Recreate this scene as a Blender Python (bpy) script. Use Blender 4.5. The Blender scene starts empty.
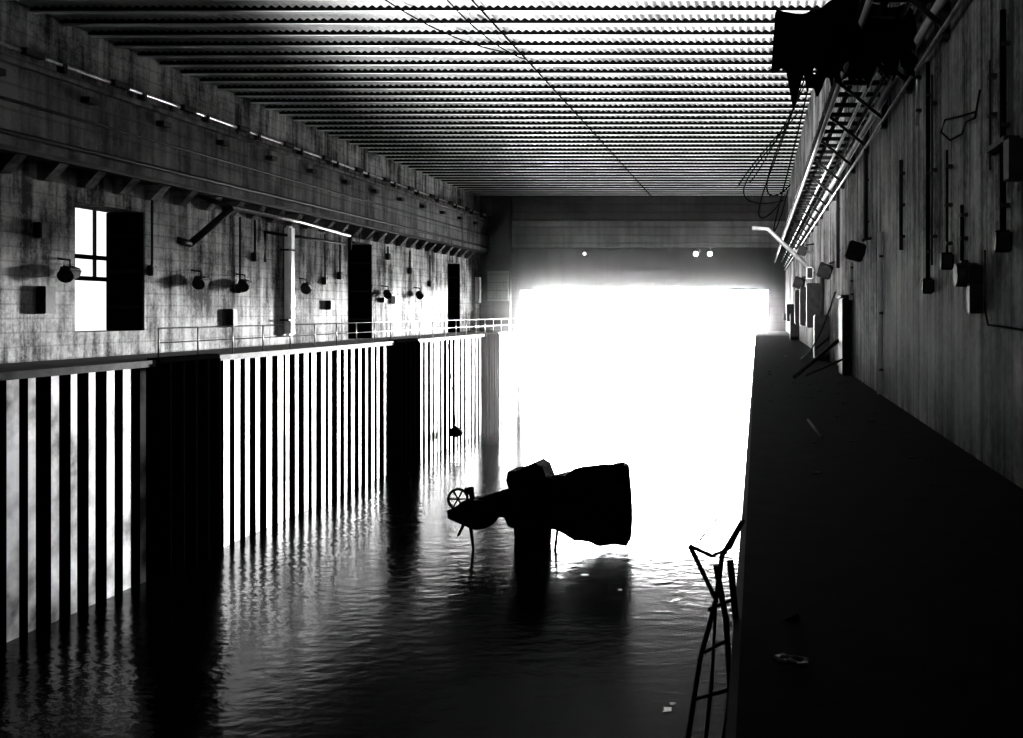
import bpy, bmesh, math, random
from mathutils import Vector, Matrix
random.seed(7)
S=bpy.context.scene
EYE=1.6; F=1000.0; VX,VY=757.0,312.0
WATER=-7.3; BOT=-10.0; LW=-23.4; RW=2.4; CE=11.5; BK=84.4; T=1.4; QL=-20.0; QR=-0.08; REAR=-16.0
def P(px,py,d): return Vector(((px-VX)*d/F, d, EYE-(py-VY)*d/F))

# ---------- materials ----------
def nt(name):
    m=bpy.data.materials.new(name); m.use_nodes=True
    n=m.node_tree; return m,n,n.nodes['Principled BSDF']
def plain(name,c,rough=0.6,metal=0.0,var=0.35,scale=6.0,spec=0.5,p0=.3,p1=.7):
    m,n,b=nt(name)
    tc=n.nodes.new('ShaderNodeTexCoord'); no=n.nodes.new('ShaderNodeTexNoise'); no.inputs['Scale'].default_value=scale; no.inputs['Detail'].default_value=5
    cr=n.nodes.new('ShaderNodeValToRGB'); lo=c*(1-var); hi=min(1,c*(1+var))
    cr.color_ramp.elements[0].position=p0; cr.color_ramp.elements[1].position=p1
    cr.color_ramp.elements[0].color=(lo,lo,lo,1); cr.color_ramp.elements[1].color=(hi,hi,hi,1)
    n.links.new(tc.outputs['Object'],no.inputs['Vector']); n.links.new(no.outputs['Fac'],cr.inputs['Fac']); n.links.new(cr.outputs['Color'],b.inputs['Base Color'])
    b.inputs['Roughness'].default_value=rough; b.inputs['Metallic'].default_value=metal; b.inputs['Specular IOR Level'].default_value=spec
    return m
def concrete(name,lo,hi,board_axis,board_n,streak=(1.2,1.2,0.12),board_dark=0.55,rough=0.85,spec=0.2,p0=.41,p1=.58):
    m,n,b=nt(name); L=n.links
    tc=n.nodes.new('ShaderNodeTexCoord')
    def noise(scale,detail=6,sc=(1,1,1)):
        mp=n.nodes.new('ShaderNodeMapping'); mp.inputs['Scale'].default_value=sc
        L.new(tc.outputs['Object'],mp.inputs['Vector'])
        x=n.nodes.new('ShaderNodeTexNoise'); x.inputs['Scale'].default_value=scale; x.inputs['Detail'].default_value=detail; x.inputs['Roughness'].default_value=0.65
        L.new(mp.outputs[0],x.inputs['Vector']); return x.outputs['Fac']
    a=noise(0.3,8); s=noise(1.6,6,streak); f=noise(9,4)
    def mth(op,x,y,cl=False):
        q=n.nodes.new('ShaderNodeMath'); q.operation=op; q.use_clamp=cl
        for i,v in enumerate((x,y)):
            if isinstance(v,(int,float)): q.inputs[i].default_value=v
            else: L.new(v,q.inputs[i])
        return q.outputs[0]
    v=mth('ADD',mth('ADD',mth('MULTIPLY',a,0.45),mth('MULTIPLY',s,0.4)),mth('MULTIPLY',f,0.15))
    cr=n.nodes.new('ShaderNodeValToRGB'); e=cr.color_ramp.elements
    e[0].position=p0; e[1].position=p1; e[0].color=(lo,lo,lo,1); e[1].color=(hi,hi,hi,1)
    L.new(v,cr.inputs['Fac'])
    sx=n.nodes.new('ShaderNodeSeparateXYZ'); L.new(tc.outputs['Object'],sx.inputs[0])
    ln=mth('FRACT',mth('MULTIPLY',sx.outputs[board_axis],board_n),0)
    ln=mth('GREATER_THAN',ln,0.12)
    mul=mth('ADD',mth('MULTIPLY',ln,1-board_dark),board_dark)
    mx=n.nodes.new('ShaderNodeVectorMath'); mx.operation='SCALE'
    L.new(cr.outputs['Color'],mx.inputs[0]); L.new(mul,mx.inputs['Scale'])
    L.new(mx.outputs[0],b.inputs['Base Color'])
    bp=n.nodes.new('ShaderNodeBump'); bp.inputs['Strength'].default_value=0.6; bp.inputs['Distance'].default_value=0.06
    L.new(mth('ADD',v,mth('MULTIPLY',ln,0.3)),bp.inputs['Height']); L.new(bp.outputs[0],b.inputs['Normal'])
    b.inputs['Roughness'].default_value=rough; b.inputs['Specular IOR Level'].default_value=spec
    return m
M_left=concrete('concrete_left',0.02,0.5,2,2.2,board_dark=.75,p0=.43,p1=.58)
M_right=concrete('concrete_right',0.015,0.45,1,1.6,streak=(1.8,1.8,0.07),board_dark=.75,p0=.44,p1=.59)
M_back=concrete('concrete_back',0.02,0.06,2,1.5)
M_beam=concrete('concrete_beam',0.06,0.16,2,1.5)
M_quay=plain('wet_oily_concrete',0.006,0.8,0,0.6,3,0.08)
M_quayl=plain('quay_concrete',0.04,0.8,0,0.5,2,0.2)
M_cope=plain('coping_concrete',0.05,0.7,0,0.8,1,0.2)
M_gird=concrete('girder_concrete',0.02,0.22,2,1.3,board_dark=.7)
M_corr=plain('corrugated_sheet',0.65,0.6,0.0,0.5,0.35,.2)
M_flange=plain('beam_flange',0.8,0.5,0,0.2,0.5)
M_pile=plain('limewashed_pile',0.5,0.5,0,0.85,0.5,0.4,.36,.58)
M_black=plain('tarred_timber',0.004,1.0,0,0.3,4,0.0)  # shared black: tarred parts, and shade painted between piles and beams
M_dark=plain('dark_steel',0.015,0.6,0.0,0.5,5,0.2)
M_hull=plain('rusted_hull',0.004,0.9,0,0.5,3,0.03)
M_metal=plain('bare_steel_pipe',0.6,0.3,0.6,0.3,4)
M_white=plain('white_paint',0.85,0.4,0,0.1,2)
M_scrap=plain('pale_scrap',0.5,0.7,0,0.5,8)
M_hood=plain('shutter_steel',0.012,0.7,0.0,0.5,1.0,0.2)
def emis(name,s):
    m,n,b=nt(name); b.inputs['Emission Color'].default_value=(1,1,1,1); b.inputs['Emission Strength'].default_value=s; return m
M_bulb=emis('lamp_glow',12)
def dimming_pane():
    m=bpy.data.materials.new('grimy_glass'); m.use_nodes=True; n=m.node_tree; n.nodes.remove(n.nodes['Principled BSDF'])
    t=n.nodes.new('ShaderNodeBsdfTransparent'); t.inputs[0].default_value=(.17,.17,.17,1); n.links.new(t.outputs[0],n.nodes['Material Output'].inputs[0]); return m  # grey pane added to dim the sky behind the window
M_glass=dimming_pane()
def water():
    m,n,b=nt('oily_water'); L=n.links
    b.inputs['Base Color'].default_value=(0.002,0.002,0.002,1); b.inputs['Roughness'].default_value=0.13; b.inputs['IOR'].default_value=1.31
    tc=n.nodes.new('ShaderNodeTexCoord'); mp=n.nodes.new('ShaderNodeMapping'); mp.inputs['Scale'].default_value=(0.7,1.0,1)
    a=n.nodes.new('ShaderNodeTexNoise'); a.inputs['Scale'].default_value=2.2; a.inputs['Detail'].default_value=4
    c=n.nodes.new('ShaderNodeTexNoise'); c.inputs['Scale'].default_value=0.2; c.inputs['Detail'].default_value=2
    L.new(tc.outputs['Object'],mp.inputs[0]); L.new(mp.outputs[0],a.inputs['Vector']); L.new(mp.outputs[0],c.inputs['Vector'])
    ad=n.nodes.new('ShaderNodeMath'); ad.operation='MULTIPLY'; L.new(a.outputs['Fac'],ad.inputs[0]); L.new(c.outputs['Fac'],ad.inputs[1])
    bp=n.nodes.new('ShaderNodeBump'); bp.inputs['Strength'].default_value=1; bp.inputs['Distance'].default_value=0.04
    L.new(ad.outputs[0],bp.inputs['Height']); L.new(bp.outputs[0],b.inputs['Normal']); return m
M_water=water()

# ---------- mesh builder ----------
class B:
    def __init__(s): s.bm=bmesh.new(); s.mats=[]
    def mi(s,m):
        if m not in s.mats: s.mats.append(m)
        return s.mats.index(m)
    def box(s,a,b,m,rot=None,bev=0,px=None):
        a=Vector(a); b=Vector(b); c=(a+b)/2; d=b-a
        g=bmesh.ops.create_cube(s.bm,size=1)['verts']
        M=Matrix.Translation(c)@(rot.to_4x4() if rot else Matrix())@Matrix.Diagonal((abs(d.x),abs(d.y),abs(d.z),1))
        bmesh.ops.transform(s.bm,matrix=M,verts=g)
        fs={f for v in g for f in v.link_faces}
        for f in fs:
            f.material_index=s.mi(m)
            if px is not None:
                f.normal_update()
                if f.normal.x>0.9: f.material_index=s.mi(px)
        if bev:
            bmesh.ops.bevel(s.bm,geom=list({e for f in fs for e in f.edges}),offset=bev,segments=2,affect='EDGES')
        return s
    def tube(s,pts,r,m,n=8,r2=None):
        pts=[Vector(p) for p in pts]; rings=[]
        for i,p in enumerate(pts):
            t=(pts[min(i+1,len(pts)-1)]-pts[max(i-1,0)]).normalized()
            u=t.cross(Vector((0,0,1)));
            if u.length<0.05: u=t.cross(Vector((0,1,0)))
            u.normalize(); w=t.cross(u)
            rr=r if r2 is None else r+(r2-r)*i/(len(pts)-1)
            rings.append([s.bm.verts.new(p+(u*math.cos(k*2*math.pi/n)+w*math.sin(k*2*math.pi/n))*rr) for k in range(n)])
        k=s.mi(m)
        for a,b in zip(rings,rings[1:]):
            for j in range(n):
                f=s.bm.faces.new((a[j],a[(j+1)%n],b[(j+1)%n],b[j])); f.material_index=k; f.smooth=True
        for e in (rings[0],rings[-1]):
            f=s.bm.faces.new(e); f.material_index=k
        return s
    def prism(s,poly,y0,y1,m,inset=0.0):
        k=s.mi(m); c=Vector((sum(p[0] for p in poly)/len(poly),sum(p[1] for p in poly)/len(poly)))
        ra=[s.bm.verts.new((x,y0,z)) for x,z in poly]
        rb=[s.bm.verts.new((c.x+(x-c.x)*(1-inset),y1,c.y+(z-c.y)*(1-inset))) for x,z in poly]
        n=len(poly)
        for j in range(n):
            s.bm.faces.new((ra[j],ra[(j+1)%n],rb[(j+1)%n],rb[j])).material_index=k
        s.bm.faces.new(ra).material_index=k; s.bm.faces.new(rb[::-1]).material_index=k
        return s
    def done(s,name):
        bmesh.ops.recalc_face_normals(s.bm,faces=s.bm.faces)
        me=bpy.data.meshes.new(name); s.bm.to_mesh(me); s.bm.free()
        for m in s.mats: me.materials.append(m)
        o=bpy.data.objects.new(name,me); S.collection.objects.link(o); return o
def sag(a,b,d,n=12,side=0.0):
    a=Vector(a); b=Vector(b)
    return [a.lerp(b,i/n)+Vector((side*math.sin(math.pi*i/n),0,-d*4*(i/n)*(1-i/n))) for i in range(n+1)]

# ---------- room shell ----------
ops=[(34.3,38.2,0.9,5.4),(57.2,60.8,0.01,5.7),(75.7,78.8,0.01,5.4)]
b=B(); y=REAR
for (y0,y1,z0,z1) in ops:
    b.box((LW-T,y,BOT),(LW,y0,CE),M_left)
    b.box((LW-T,y0,BOT),(LW,y1,z0),M_left); b.box((LW-T,y0,z1),(LW,y1,CE),M_left)
    y=y1
b.box((LW-T,y,BOT),(LW,BK,CE),M_left)
CX=-27.8; W0,W1=39.6,43.6
b.box((CX-.4,30,-1),(CX,W0,CE),M_back); b.box((CX-.4,W1,-1),(CX,BK,CE),M_back)
b.box((CX-.4,W0,-1),(CX,W1,.3),M_back); b.box((CX-.4,W0,6.2),(CX,W1,CE),M_back)
b.box((CX-.4,29.6,-1),(LW-T,30,CE),M_back); b.box((CX-.4,BK-.4,-1),(LW-T,BK,CE),M_back); b.box((CX-.4,29.6,-1.3),(LW-T,BK,0),M_back)
b.box((CX,50,0),(LW-T,50.4,CE),M_back)
b.done('wall_left')
for i,(y0,y1,z0,z1) in enumerate(ops):
    b=B(); b.box((LW-T+.02,y1-.14,z0),(LW-.02,y1-.02,z1-.02),M_black,bev=.02)  # black leaf added on each far jamb to keep it dark
    for k in (.2,.5,.8): zz=z0+(z1-z0)*k; b.box((LW-T+.1,y1-.18,zz-.06),(LW-.1,y1-.13,zz+.06),M_dark)
    b.done('door_%d'%(i+1))
B().box((RW,REAR,BOT),(RW+1,BK,CE),M_right).done('wall_right')
B().box((LW-T,REAR-1,BOT),(RW+1,REAR,CE),M_back).done('wall_rear')
OX0,OX1,OZ=-20.0,0.95,3.46
b=B()
b.box((LW-T,BK,BOT),(OX0,BK+2,CE),M_back); b.box((OX0,BK,OZ),(OX1,BK+2,CE),M_back); b.box((OX1,BK,BOT),(RW+1,BK+2,CE),M_back)
b.done('wall_back')
bm=bmesh.new(); wl=0.27; n=int((RW-LW)/wl*6); rows=[REAR,BK]
vs=[[bm.verts.new((LW+(RW-LW)*i/n,yy,CE-0.02-0.04*(1+math.sin(i*2*math.pi/6)))) for i in range(n+1)] for yy in rows]
for i in range(n): bm.faces.new((vs[0][i],vs[0][i+1],vs[1][i+1],vs[1][i]))
me=bpy.data.meshes.new('sheet'); bm.to_mesh(me); bm.free(); me.materials.append(M_corr)
b=B(); b.box((CX-1,REAR-1,CE),(RW+1,BK+2,CE+1.5),M_back)
yy=REAR+0.7
while yy<BK-0.3:
    b.box((LW,yy-0.14,CE-0.24),(RW,yy+0.14,CE-0.21),M_flange); b.box((LW,yy-0.1,CE-0.21),(RW,yy+0.1,CE),M_black)  # black web puts the shade between ceiling beams into the colour
    yy+=1.4
ce=b.done('ceiling'); sh=bpy.data.objects.new('corrugated_sheet',me); S.collection.objects.link(sh); sh.parent=ce
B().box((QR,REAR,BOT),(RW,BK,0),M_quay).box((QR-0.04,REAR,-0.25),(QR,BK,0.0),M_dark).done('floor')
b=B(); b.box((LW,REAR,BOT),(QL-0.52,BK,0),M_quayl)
b.box((QL-0.52,REAR,-0.22),(QL,BK+2,0.0),M_cope)
b.box((QL-0.52,REAR,BOT),(QL-0.45,BK,-0.22),M_black)  # black backing: shade of the pile gaps, put into the colour
b.done('quay_walkway')
b=B(); piers=[(13,16.6),(33.3,37.1),(55.2,58.8),(73.5,77.0)]
yy=REAR+0.3
while yy<BK-0.3:
    if not any(p0-0.5<yy<p1+0.1 for p0,p1 in piers):
        w=0.38+random.uniform(-0.1,0.08); xx=random.uniform(-0.04,0.04)
        b.box((QL-0.45,yy,BOT+.2),(QL-0.2+xx,yy+w,-0.22),M_black,px=M_pile)  # black sides paint the shade between piles; outer face stays limewashed
    yy+=0.84*random.uniform(.93,1.07)
b.done('sheet_piling')
for i,(p0,p1) in enumerate(piers):
    b=B(); b.box((QL-0.4,p0,BOT),(QL+0.1,p1,0.06),M_black,bev=0.05)
    for k in range(5): 
        q=p0+0.35+k*(p1-p0-0.7)/4; b.tube([(QL+0.14,q,BOT),(QL+0.14,q,-0.1)],0.14,M_black)
    b.done('fender_pier')
b=B(); b.box((QL-0.45,REAR,BOT+.1),(QR,BK+160,WATER),M_water); w=b.done('water_basin')
b=B(); b.box((LW,REAR,6.6),(LW+0.8,BK,9.1),M_gird); b.box((LW,REAR,9.1),(LW+1.0,BK,9.3),M_gird); b.box((LW,REAR,6.45),(LW+0.95,BK,6.6),M_dark)
yy=REAR+1
while yy<BK-1:
    b.prism([(LW,5.9),(LW+0.25,5.9),(LW+0.75,6.45),(LW,6.45)],yy,yy+0.45,M_gird); yy+=1.9
b.done('crane_girder')
b=B()
b.tube([(LW+1.0,REAR,9.55),(LW+1.0,BK,9.55)],0.06,M_metal); b.tube([(LW+0.86,REAR,8.0),(LW+0.86,BK,8.0)],0.05,M_dark); b.tube([(LW+0.9,REAR,7.0),(LW+0.9,BK,7.0)],0.08,M_dark)
yy=REAR+2
while yy<BK-1:
    b.box((LW+0.85,yy,9.3),(LW+1.1,yy+0.15,9.6),M_dark); b.box((LW+0.8,yy+1.2,8.6),(LW+1.1,yy+1.7,8.8),M_dark); b.box((LW+1.0,yy+2.4,9.45),(LW+1.2,yy+3.2,9.65),M_dark); yy+=4.2
b.done('conduit_pipe')
B().box((-20.6,BK-0.7,7.0),(RW,BK,9.2),M_beam).done('trim_1')
b=B(); b.box((-20.3,BK-0.35,OZ),(1.2,BK,7.0),M_hood)
for k in range(18): b.box((-20.2+k*1.25,BK-0.4,OZ),(-20.1+k*1.25,BK-0.35,6.9),M_hood)
b.done('roller_shutter')
B().box((-22.0,BK-1.4,0),(-20.5,BK-.8,CE-0.5),M_hood).box((-22.3,BK-1.7,2.5),(-20.6,BK-1.4,5.0),M_beam).box((-22.3,BK-1.6,6.4),(-20.6,BK-1.4,7.0),M_hood).done('door_pillar')
for px in (585,696,710):
    p=P(px,254,BK-0.5); b=B(); b.tube([p+Vector((0,0.15,0)),p+Vector((0,-0.2,0))],0.3,M_dark,12); b.tube([p+Vector((0,-0.2,0)),p+Vector((0,-0.3,0))],0.2 if px>600 else 0.1,M_bulb,12); b.tube([p+Vector((0,0.1,0.2)),p+Vector((0,0.1,0.8))],0.05,M_dark); b.done('bulkhead_lamp')
b=B(); x=CX-.2
for zz in (.35,3.0,3.9,6.1): b.box((x-.05,W0,zz-.09),(x+.05,W1,zz+.09),M_dark)
for k in range(4): q=W0+(W1-W0)*k/3; b.box((x-.05,q-.05,(.3 if k in (0,3) else 3.0)),(x+.05,q+.05,6.2),M_dark)
b.box((x-.15,W0,.3),(x-.13,W1,6.2),M_glass)
b.done('window_1')
b=B(); yy=34
while yy<BK:
    b.tube([(QL-0.35,yy,0),(QL-0.35,yy,1.05)],0.03,M_metal,6); yy+=2.4
for z in (1.05,0.55): b.tube([(QL-0.35,34,z),(QL-0.35,84,z)],0.022,M_metal,6)
b.done('railing')
def lwp(px,py,off=0.0): 
    d=(LW+off)/(px-VX)*F; return P(px,py,d)
b=B(); q=lwp(190,244,0.1)
b.tube([lwp(232,208,1.3),q],0.14,M_dark); b.tube([lwp(232,208,1.3),lwp(200,196,0.1)],0.1,M_dark); b.tube([q,lwp(178,240,0.05)],0.14,M_dark); b.done('pipe_bracket')
b=B(); b.tube([lwp(232,208,1.3),lwp(300,222,1.3),lwp(350,236,1.3)],0.09,M_metal); b.tube([lwp(350,236,1.3),lwp(350,250,1.3)],0.1,M_dark); 
b.tube([lwp(265,262,.2),lwp(265,232,.2),lwp(345,244,.2)],0.07,M_dark)
b.done('overhead_pipe')
b=B(); b.box(lwp(287,336,.1)-Vector((.05,.28,0)),lwp(287,226,.1)+Vector((.3,.28,0)),M_white,bev=.1)
for yy in (250,320): a=lwp(287,yy,.2); b.box(a-Vector((.2,.35,.04)),a+Vector((.25,.35,.04)),M_dark)
b.done('downpipe')
for px in (152,240,255,325,340,388,410,430):
    b=B(); t=lwp(px,199+(px-150)*0.2,.12); e=lwp(px,random.uniform(255,300),.12)
    b.tube([t,e],0.045,M_dark,6); b.box(e-Vector((.12,.15,.25)),e+Vector((.12,.15,.15)),M_dark,bev=.03); b.done('cable_conduit')
def flood(a):
    b=B()
    b.box(a-Vector((.2,.3,.2)),a+Vector((.2,.3,.18)),M_dark,rot=Matrix.Rotation(.35,3,'Y'),bev=.06); b.tube([a+Vector((0,0,.1)),a+Vector((0,0,.4)),Vector((LW,a.y,a.z+.45))],.04,M_dark,6)
    b.tube([a+Vector((.05,-.2,-.05)),a+Vector((.15,-.45,-.15))],.16,M_dark,12,.24); b.done('floodlight')
for px,py in ((201,281),(307,287),(388,293),(420,294),(70,272),(245,284)): flood(lwp(px,py,.4))
b=B()
for px,py,w,h in ((46,300,.5,.9),(40,230,.3,.5),(395,300,.6,.5),(383,300,.4,.3),(478,290,.9,2.2),(330,305,.5,.5),(232,318,.4,.8)):
    a=lwp(px,py,.15); b.box(a-Vector((.15,w/2,h/2)),a+Vector((.15,w/2,h/2)),M_white if px in(478,395) else M_dark,bev=.03)
b.done('switch_box')
b=B(); b.tube([(-8.8,REAR,CE-.27),(-8.8,BK-1,CE-.27)],0.025,M_black)
b.done('ceiling_pipe')
b=B()
for a,c,d in (((-11.5,30,CE-.3),(-9.2,37,CE-.3),.3),((-9.5,30,CE-.3),(-8.8,38,CE-.3),.3)): b.tube(sag(a,c,d),.02,M_black,6)
b.done('ceiling_wire')
b=B(); TZ=5.85
for x,z,r,m in ((1.45,TZ,.05,M_dark),(2.3,TZ,.05,M_dark),(1.5,TZ-.1,.05,M_white),(1.8,TZ+.12,.06,M_dark),(2.05,TZ-.08,.04,M_metal),(2.2,TZ+.35,.05,M_white),(2.25,TZ-.45,.06,M_white),(2.3,TZ-.75,.03,M_metal)):
    b.tube([(x,REAR,z),(x,BK-.8,z)],r,m)
yy=REAR+.5
while yy<BK-1:
    b.box((1.4,yy,TZ-.04),(RW,yy+.1,TZ+.04),M_dark)
    if int(yy)%3==0: b.tube([(1.5,yy,TZ),(RW-.03,yy,TZ-.7)],.035,M_dark,6); b.box((2.3,yy-.1,TZ-.85),(RW,yy+.1,TZ-.3),M_dark)
    yy+=1.0
b.done('cable_tray')
bm=bmesh.new(); nx,nz=26,16; g=[]
for i in range(nx+1):
    u=i/nx; x=0.3+1.95*u; bot=5.05+0.18*math.sin(i*1.7)+random.uniform(-.18,.18)-(.25 if 2<i<9 else 0)
    top=6.15-0.15*(1-u); row=[]
    for j in range(nz+1):
        v=j/nz; row.append(bm.verts.new((x+random.uniform(-.03,.03),14.6+.35*math.sin(u*9+v*3)+random.uniform(-.06,.06)-1.2*v*(1-v),top+(bot-top)*v)))
    g.append(row)
for i in range(nx):
    for j in range(nz):
        if j>nz-5 and random.random()<.3: continue
        bm.faces.new((g[i][j],g[i+1][j],g[i+1][j+1],g[i][j+1]))
top=[[g[i][0]] for i in range(nx+1)]
for i in range(nx+1):
    for k in range(1,5): top[i].append(bm.verts.new((g[i][0].co.x,14.6+k*.9,6.1+random.uniform(-.1,.15)-.05*k)))
for i in range(nx):
    for k in range(4): bm.faces.new((top[i][k],top[i][k+1],top[i+1][k+1],top[i+1][k]))
me=bpy.data.meshes.new('torn_tarpaulin'); bm.to_mesh(me); bm.free(); me.materials.append(M_black)
o=bpy.data.objects.new('torn_tarpaulin',me); S.collection.objects.link(o)
sm=o.modifiers.new('s','SOLIDIFY'); sm.thickness=.03
b=B()
for (a,c,d,sd) in ((P(806,75,30),P(790,185,36),1.6,-1),(P(800,90,30),P(785,195,44),2.2,-1.2),(P(812,70,28),P(788,190,40),2.9,-.8),(P(800,110,34),P(785,200,50),1.2,-2),(P(790,120,33),P(738,186,38),.3,-.3),(P(805,85,31),P(750,182,40),.5,-.2)):
    b.tube(sag(a,c,d,16,sd),.022,M_black,6)
b.done('hanging_cable')
b=B(); a=P(752,228,42); c=P(813,272,42); b.tube([a,P(768,229,42),c],.09,M_metal); b.tube([P(768,229,42),P(790,250,42),Vector((RW,42,4.1))],.05,M_metal); b.tube([c,Vector((RW,42,3.2))],.12,M_dark); b.box(c-Vector((.3,.3,.3)),c+Vector((0,.3,.2)),M_dark,bev=.04); b.done('davit_arm')
def rwp(px,py,off=.08):
    d=(RW-off)/(px-VX)*F; return P(px,py,d)
for px,y0,y1,r,m in ((928,62,285,.03,M_black),(917,30,125,.022,M_metal),(962,205,272,.022,M_black),(947,150,260,.015,M_black),(880,232,394,.05,M_white),(1003,10,240,.03,M_black),(838,150,268,.05,M_dark),(851,262,300,.05,M_white),(901,160,250,.03,M_dark),(822,262,330,.06,M_dark),(932,75,265,.015,M_dark),(866,120,240,.04,M_dark),(990,60,170,.012,M_dark)):
    b=B(); a=rwp(px,y0); c=rwp(px,y1); b.tube([a,c],r,m)
    for t in (.15,.5,.85): q=a.lerp(c,t); b.box(q-Vector((.02,.05,.02)),q+Vector((.06,.05,.02)),M_dark)
    if m is M_black: b.box(c-Vector((.08,.08,.12)),c+Vector((.07,.08,.09)),M_dark,bev=.02)
    b.done('vertical_pipe')
b=B(); a=rwp(966,275,.12); b.tube([a+Vector((-.12,0,0)),a+Vector((.12,0,0))],.13,M_dark,12); b.box(a+Vector((-.03,-.3,-.1)),a+Vector((.12,-.08,.1)),M_dark,bev=.02); b.box(a+Vector((-.02,-.28,-.42)),a+Vector((.12,-.14,-.1)),M_dark); b.done('alarm_bell')
b=B(); a=rwp(1000,145,.1); b.box(a+Vector((-.05,-.35,-.02)),a+Vector((.1,.35,.03)),M_dark); a=rwp(1015,160,.1); b.box(a+Vector((-.08,-.1,-.18)),a+Vector((.1,.1,.18)),M_dark); b.done('shelf_bracket')
b=B(); pts=[rwp(x,yy,.05) for x,yy in ((975,112),(962,116),(945,120),(941,132),(950,140),(962,134),(966,122),(975,118),(980,90))]; b.tube(pts,.012,M_black,6); b.done('electric_wire')
b=B(); pts=[rwp(x,yy,.05) for x,yy in ((985,250),(985,310),(988,325),(1005,327),(1023,330))]; b.tube(pts,.01,M_black,6); b.done('electric_wire')
for px,py,d,s in ((857,250,21,.3),(826,270,31,.35),(800,282,45,.4),(803,250,42,.3)):
    a=P(px,py,d); b=B(); b.box(a-Vector((.22*s/.3,.18,.22*s/.3)),a+Vector((.15*s/.3,.18,.16*s/.3)),M_dark,rot=Matrix.Rotation(.3,3,'Y'),bev=.03)
    b.tube([a+Vector((.1,0,.2)),Vector((RW,d,a.z+.25))],.03,M_dark,6); b.tube([a+Vector((0,-.15,0)),a+Vector((-.05,-.4,-.05))],.12,M_dark,12,.19); b.done('floodlight')
b=B(); b.box((2.15,25.2,0),(2.4,26.4,1.95),M_dark,bev=.02); b.box((2.1,25.1,1.95),(2.4,26.5,2.03),M_dark); b.done('electrical_cabinet')
b=B()
for y in (33,38,44,50,57,64,72): b.box((1.9,y,0 if y%2 else 1),(2.4,y+.8,1.5+y%3*.6),M_dark,bev=.03)
b.done('machinery_cabinet')
b=B(); b.tube([(.9,24,.04),(2.33,27,.95)],.05,M_dark); b.tube([(1.2,24.5,.04),(2.33,25.0,.5)],.03,M_dark); b.done('leaning_pole')
b=B(); b.tube(sag((2.35,30,2.2),(1.0,36,.03),.9),.03,M_dark,6); b.done('loose_cable')
b=B()
for _ in range(40):
    x=random.uniform(.2,2.2); yy=random.uniform(9,32); s=random.uniform(.02,.05)
    b.box((x,yy,0.0),(x+s*1.6,yy+s*2,s*.4),M_hood,rot=Matrix.Rotation(random.uniform(0,3),3,'Z'))
b.done('rubble')
b=B(); b.tube([P(808,420,1600/108),P(822,440,1600/128)+Vector((0,0,.03))],.02,M_cope); b.done('broken_pipe')
b=B(); p=P(788,664,1600/352); 
for _ in range(6): q=p+Vector((random.uniform(-.06,.05),random.uniform(-.05,.05),0)); b.box(q,q+Vector((.06,.05,.012)),M_white,rot=Matrix.Rotation(random.uniform(0,3),3,'Z'))
b.done('paper_scrap')
b=B(); D=5.2
def L(x,y,d=D): return P(x,y,d)
for pts,r in (([(742,522),(722,556),(716,600),(700,660),(688,738),(684,800)],.014),([(690,546),(712,556),(730,548),(744,520)],.009),([(716,565),(726,620),(730,680),(724,738),(722,800)],.016),([(730,560),(738,640),(735,738),(735,790)],.018),([(690,546),(716,600),(712,680),(706,738)],.012),([(700,655),(728,640)],.01),([(694,700),(728,690)],.01),([(708,610),(732,600)],.01),([(700,540),(728,505),(742,522)],.004)):
    b.tube([L(x,y,D+.05*math.sin(x)) for x,y in pts],r,M_dark,8)
b.tube([L(738,640),Vector((QR+.3,D,.02))],.016,M_dark)
b.done('bent_ladder')
# ---------- wreck ----------
D=37.5
def PX(pts,d=D): return [(P(x,y,d).x,P(x,y,d).z) for x,y in pts]
b=B()
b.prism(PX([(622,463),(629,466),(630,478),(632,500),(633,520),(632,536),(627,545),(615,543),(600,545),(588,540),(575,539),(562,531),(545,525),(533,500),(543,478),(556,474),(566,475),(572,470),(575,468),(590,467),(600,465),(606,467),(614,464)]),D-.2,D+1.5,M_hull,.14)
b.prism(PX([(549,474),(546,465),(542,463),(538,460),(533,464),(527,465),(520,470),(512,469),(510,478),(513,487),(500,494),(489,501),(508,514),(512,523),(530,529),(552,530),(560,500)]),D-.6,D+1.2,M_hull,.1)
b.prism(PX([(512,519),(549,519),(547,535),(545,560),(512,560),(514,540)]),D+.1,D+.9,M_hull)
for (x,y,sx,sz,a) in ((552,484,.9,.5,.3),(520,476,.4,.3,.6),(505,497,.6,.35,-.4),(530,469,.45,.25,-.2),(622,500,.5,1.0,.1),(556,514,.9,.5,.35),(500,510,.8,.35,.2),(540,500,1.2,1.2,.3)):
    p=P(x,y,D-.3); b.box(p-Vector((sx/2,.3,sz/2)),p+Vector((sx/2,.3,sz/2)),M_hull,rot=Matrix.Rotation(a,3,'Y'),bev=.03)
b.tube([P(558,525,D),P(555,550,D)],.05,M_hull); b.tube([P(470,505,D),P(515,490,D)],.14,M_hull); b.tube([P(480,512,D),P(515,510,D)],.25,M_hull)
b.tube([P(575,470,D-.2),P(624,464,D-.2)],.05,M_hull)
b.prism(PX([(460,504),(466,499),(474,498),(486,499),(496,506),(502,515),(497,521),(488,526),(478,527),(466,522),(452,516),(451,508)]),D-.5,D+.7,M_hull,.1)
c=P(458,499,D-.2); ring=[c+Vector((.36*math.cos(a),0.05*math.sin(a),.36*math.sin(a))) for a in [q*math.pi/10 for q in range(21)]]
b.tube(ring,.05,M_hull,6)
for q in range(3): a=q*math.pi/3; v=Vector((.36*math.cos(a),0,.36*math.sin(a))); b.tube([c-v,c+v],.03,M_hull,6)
b.tube([P(470,487,D),P(474,505,D)],.1,M_hull); b.box(P(469,491,D)-Vector((.14,.1,.12)),P(469,491,D)+Vector((.16,.1,.12)),M_hull)
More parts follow.
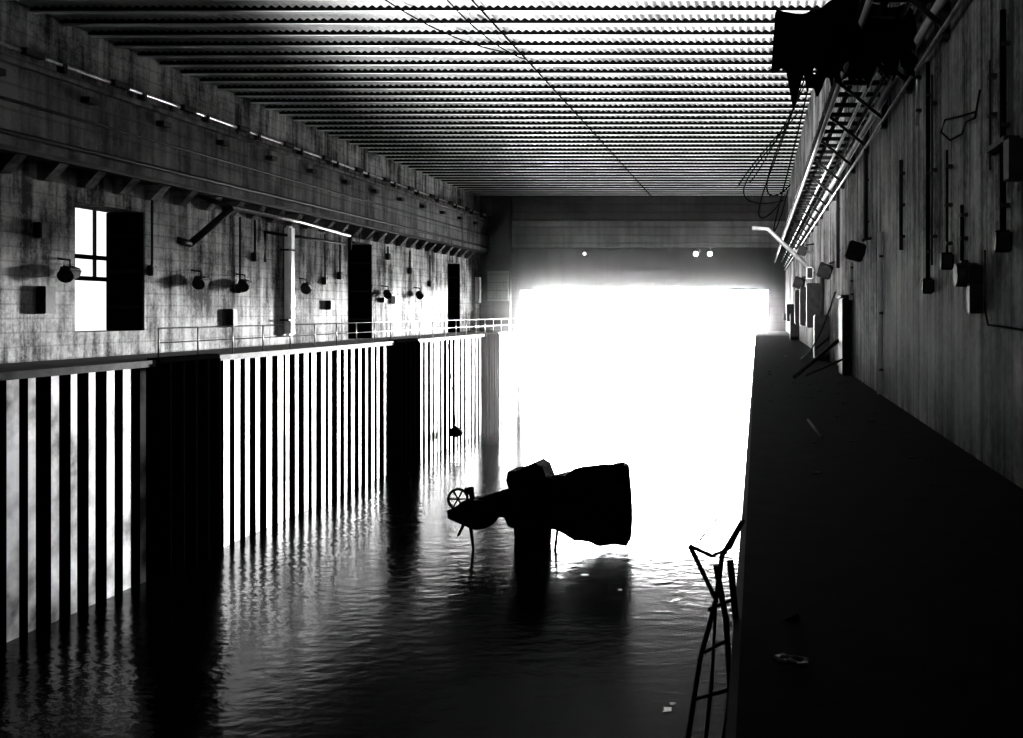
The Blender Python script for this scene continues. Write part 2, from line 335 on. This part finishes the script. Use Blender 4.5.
b.tube([P(470,520,D),P(474,556,D)],.08,M_hull,8,.04); b.tube([P(466,520,D),P(458,536,D)],.07,M_hull,8,.04)
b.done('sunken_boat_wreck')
# fender hung on the piling
DB=64.2; b=B(); p=P(455,432,DB); b.prism([(p.x-.45,p.z-.25),(p.x+.1,p.z-.35),(p.x+.5,p.z-.15),(p.x+.35,p.z+.1),(p.x,p.z+.4),(p.x-.4,p.z+.15)],DB,DB+.6,M_hull,.25)
b.tube([p+Vector((0,.2,.3)),Vector((QL+.05,DB+.2,-.1))],.025,M_hull,6); b.done('mooring_fender')
b=B()
for x,y,s in ((660,582,.25),(668,710,.15),(645,566,.12),(585,575,.1),(672,704,.08),(700,560,.15),(620,590,.06),(675,600,.1)):
    d=8900/(y-VY); p=P(x,y,d); n=6; poly=[]
    for q in range(n):
        a=q*2*math.pi/n; poly.append(Vector((p.x+1.5*s*random.uniform(.3,1.2)*math.cos(a),p.y+s*random.uniform(.4,1.2)*math.sin(a),WATER+.005)))
    vs=[b.bm.verts.new(v) for v in poly]; f=b.bm.faces.new(vs); f.material_index=b.mi(M_white)
    r=bmesh.ops.extrude_face_region(b.bm,geom=[f]); bmesh.ops.translate(b.bm,vec=(0,0,.012),verts=[v for v in r['geom'] if isinstance(v,bmesh.types.BMVert)])
b.done('floating_debris')
m=bpy.data.materials.new('sea_mist'); m.use_nodes=True; n=m.node_tree; n.nodes.remove(n.nodes['Principled BSDF'])
v=n.nodes.new('ShaderNodeVolumeScatter'); v.inputs['Density'].default_value=0.010; v.inputs['Anisotropy'].default_value=0.88
n.links.new(v.outputs[0],n.nodes['Material Output'].inputs['Volume'])
B().box((QL+.3,66,WATER+.05),(RW-.02,BK+1.9,9.5),m).done('sea_mist')  # scattering volume added to spread a glow around the gate

# ---------- light ----------
W=bpy.data.worlds.new('sky'); S.world=W; W.use_nodes=True
W.node_tree.nodes['Background'].inputs[0].default_value=(1,1,1,1); W.node_tree.nodes['Background'].inputs[1].default_value=44
l=bpy.data.lights.new('sun','SUN'); l.energy=20; l.angle=math.radians(5)
o=bpy.data.objects.new('sun',l); S.collection.objects.link(o)
o.rotation_euler=Vector((-math.tan(math.radians(21)),-1,-math.tan(math.radians(1.8)))).to_track_quat('-Z','Y').to_euler()
def spot(name,loc,tgt,power,ang,blend=1,size=.3):
    l=bpy.data.lights.new(name,'SPOT'); l.energy=power; l.spot_size=math.radians(ang); l.spot_blend=blend; l.shadow_soft_size=size
    o=bpy.data.objects.new(name,l); o.location=loc; S.collection.objects.link(o)
    o.rotation_euler=(Vector(tgt)-Vector(loc)).to_track_quat('-Z','Y').to_euler(); return o
spot('ceiling_work_light',(-12,2,-1),(-3,47,11.5),240000,42)  # unseen fill spot added to brighten the ceiling
spot('wall_work_light',(1.0,-6,4),(-23,65,6),17000,24)  # added fill from out of view, lifts the left wall
spot('quay_work_light',(-8,-4,7),(2.4,14,5.7),3000,45)  # added fill out of view, brightens the right wall above the quay
c=bpy.data.cameras.new('camera'); co=bpy.data.objects.new('camera',c); S.collection.objects.link(co)
co.location=(0,0,EYE); co.rotation_euler=(math.pi/2,0,0); c.sensor_width=36; c.lens=36*F/1023; c.shift_x=-(VX-511.5)/1023; c.shift_y=-(369-VY)/1023; c.clip_end=500
S.camera=co
S.view_settings.view_transform='Standard'
S.view_settings.gamma=0.75
